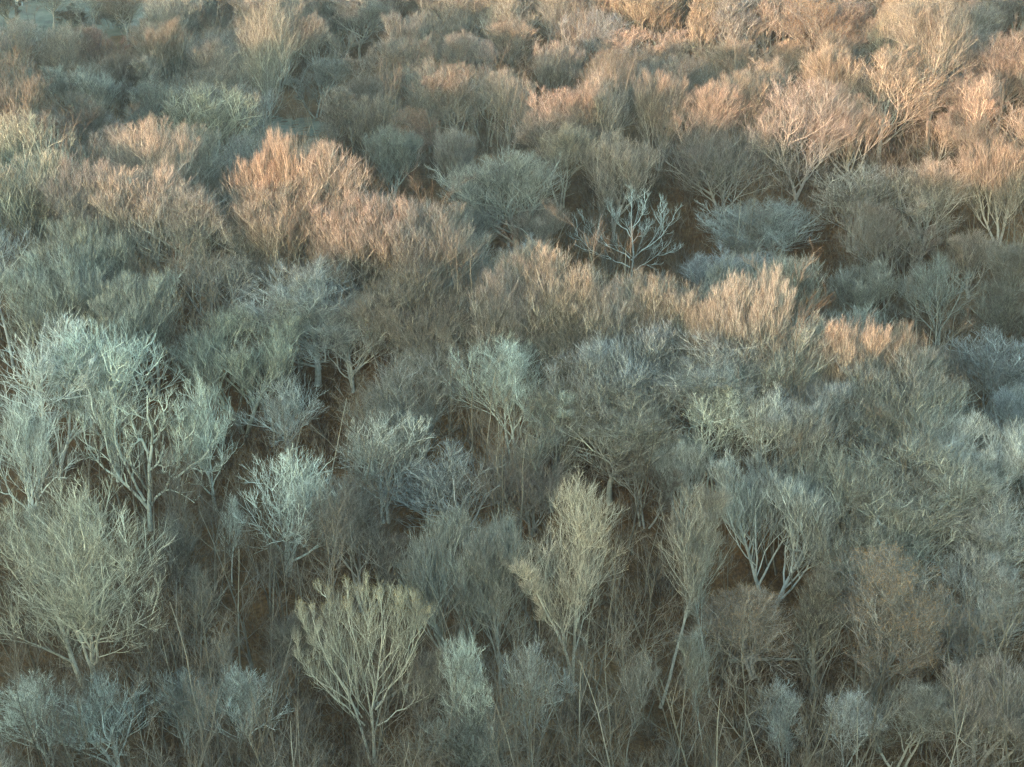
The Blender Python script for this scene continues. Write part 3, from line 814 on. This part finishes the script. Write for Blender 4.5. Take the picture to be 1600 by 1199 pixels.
def shed():
    x, y, z = on_ground(30, 9)
    root = bpy.data.objects.new('garden_shed', None); C.objects.link(root)
    root.location = (x, y, z); root.rotation_euler = (0, 0, .3)
    root['label'] = 'tiny white shed with a dark roof in the upper left corner'; root['category'] = 'shed'
    def box(nm, c, d, mat):
        a = np.array([(i, j, k) for k in (-.5, .5) for j in (-.5, .5) for i in (-.5, .5)]) * d + np.array(c)
        o = bpy.data.objects.new(nm, mesh_from(nm, a, np.array([(0, 2, 3, 1), (4, 5, 7, 6), (0, 1, 5, 4), (2, 6, 7, 3), (0, 4, 6, 2), (1, 3, 7, 5)]), mat, smooth=False))
        C.objects.link(o); o.parent = root
    box('wall', (0, 0, .9), (1.9, 1.5, 1.9), WHITE)
    V = np.array([(-1.1, -.9, 1.852), (1.1, -.9, 1.852), (1.1, .9, 1.852), (-1.1, .9, 1.852), (-1.1, 0, 2.4), (1.1, 0, 2.4)])
    me = bpy.data.meshes.new('roof'); me.from_pydata([tuple(q) for q in V], [], [(0, 3, 2, 1), (0, 1, 5, 4), (2, 3, 4, 5), (0, 4, 3), (1, 2, 5)]); me.materials.append(ROOF)
    o = bpy.data.objects.new('roof', me); C.objects.link(o); o.parent = root
    box('door', (0.2, -.77, .75), (.6, .04, 1.4), DOOR)
shed()

# ------------------------------------------------------------------ undergrowth on the forest floor
def undergrowth():
    rng = np.random.default_rng(5)
    var = []
    for i in range(5):
        n = 26
        P0 = np.c_[rng.normal(0, .8, (n, 2)), np.full(n, -.1)]
        D = np.c_[rng.normal(0, .35, (n, 2)), np.ones(n)]
        P, Rr = grow(rng, P0, D, rng.uniform(1.5, 4.5, n), np.full(n, .022), np.full(n, .01), 3, .16, .05)
        b = Bag(); b.add(P, Rr, 3, 1.0)
        P2, R2 = spawn(rng, P, Rr, 6, .3, 1, .4, 1.0, .4, None, 1, .2, .1, rmin=.010, lmin=.4)
        b.add(P2, R2, 3, 1.0)
        var.append((np.concatenate(b.V), np.concatenate(b.Q), np.concatenate(b.A), np.concatenate(b.B)))
    V, Q, A, B = [], [], [], []; n = 0; cnt = 0
    while cnt < 3000:
        y = 70 + 330 * rng.random() ** 1.3; x = rng.uniform(-.37, .37) * (y + 30)
        if -66 < x < -34 and 290 < y < 340: continue
        z = ground1(x, y)
        v, q, a, bb = var[rng.integers(0, 5)]
        an = rng.random() * 6.28; c, s = math.cos(an), math.sin(an); k = rng.uniform(.6, 1.3)
        w = np.stack([v[:, 0] * c - v[:, 1] * s, v[:, 0] * s + v[:, 1] * c, v[:, 2]], 1) * k + np.array([x, y, z])
        V.append(w); Q.append(q + n); A.append(a); B.append(bb); n += len(w); cnt += 1
    o = bpy.data.objects.new('undergrowth', mesh_from('undergrowth', np.concatenate(V), np.concatenate(Q), TWIG, (np.concatenate(A), np.concatenate(B))))
    C.objects.link(o); o.color = (0.13, 0.078, 0.040, 1)
    o['kind'] = 'stuff'; o['label'] = 'brown leafless brush and saplings covering the forest floor'; o['category'] = 'undergrowth'
def saplings():
    rng = np.random.default_rng(15)
    var = []
    for i in range(6):
        b = Bag()
        k = rng.integers(1, 4)
        P, Rr = grow(rng, np.c_[rng.normal(0, .4, (k, 2)), np.full(k, -.4)], np.c_[rng.normal(0, .18, (k, 2)), np.ones(k)], rng.uniform(8, 17, k), np.full(k, .10), np.full(k, .02), 7, .07, .05)
        b.add(P, Rr, 4, 0.55)
        P1, R1 = spawn(rng, P, Rr, 14 // k + 3, .25, 1, .5, 1.0, .36, None, 3, .15, .12)
        b.add(P1, R1, 3, 0.8)
        P2, R2 = spawn(rng, P1, R1, 6, .2, 1, .4, .9, .5, None, 2, .15, .1, rmin=.012, lmin=.5)
        b.add(P2, R2, 3, 1.0)
        P3, R3 = spawn(rng, P2, R2, 4, .2, 1, .4, .9, .6, None, 1, .15, .1, rmin=.008, lmin=.4)
        b.add(P3, R3, 3, 1.0)
        var.append((np.concatenate(b.V), np.concatenate(b.Q), np.concatenate(b.A), np.concatenate(b.B)))
    V, Q, A, B = [], [], [], []; n = 0; cnt = 0
    while cnt < 1250:
        y = 95 + 320 * rng.random() ** 1.15; x = rng.uniform(-.37, .37) * (y + 30)
        if -66 < x < -34 and 285 < y < 345 or (x < -70 and y > 380): continue
        pu, pv, _ = project(x, y, ground1(x, y) + 8)
        if rng.random() < .5 and any(((pu - a) / rx) ** 2 + ((pv - b) / ry) ** 2 < 1 for a, b, rx, ry in GAPS): continue
        z = ground1(x, y)
        v, q, a, bb = var[rng.integers(0, 6)]
        an = rng.random() * 6.28; c, s = math.cos(an), math.sin(an); k = rng.uniform(.6, 1.25)
        w = np.stack([v[:, 0] * c - v[:, 1] * s, v[:, 0] * s + v[:, 1] * c, v[:, 2]], 1) * k + np.array([x, y, z])
        V.append(w); Q.append(q + n); A.append(a); B.append(bb * .6 + rng.uniform(0, .4)); n += len(w); cnt += 1
    o = bpy.data.objects.new('saplings', mesh_from('saplings', np.concatenate(V), np.concatenate(Q), TWIG, (np.concatenate(A), np.concatenate(B))))
    C.objects.link(o); o.color = (0.14, 0.098, 0.064, 1)
    o['kind'] = 'stuff'; o['label'] = 'thicket of thin bare saplings between the big trees'; o['category'] = 'saplings'
    print('SAP', n)
undergrowth()
saplings()
# thin evening haze over the whole valley
def haze():
    x0, x1, y0, y1, z0, z1 = -900, 900, -700, 1200, -30, 180
    V = [(x, y, z) for z in (z0, z1) for y in (y0, y1) for x in (x0, x1)]
    Q = [(0, 2, 3, 1), (4, 5, 7, 6), (0, 1, 5, 4), (2, 6, 7, 3), (0, 4, 6, 2), (1, 3, 7, 5)]
    m = bpy.data.materials.new('haze'); m.use_nodes = True; n = m.node_tree
    n.nodes.clear()
    out = n.nodes.new('ShaderNodeOutputMaterial'); v = n.nodes.new('ShaderNodeVolumePrincipled')
    v.inputs['Color'].default_value = (0.85, 0.95, 0.97, 1); v.inputs['Density'].default_value = HAZE; v.inputs['Anisotropy'].default_value = 0.2
    n.links.new(v.outputs[0], out.inputs['Volume'])
    o = bpy.data.objects.new('haze', mesh_from('haze', V, np.array(Q), m, smooth=False)); C.objects.link(o)
    o['kind'] = 'stuff'; o['label'] = 'thin cool evening haze lying over the woods'; o['category'] = 'haze'
HAZE = 0.00005
if HAZE: haze()
print('TREES', len(placed))
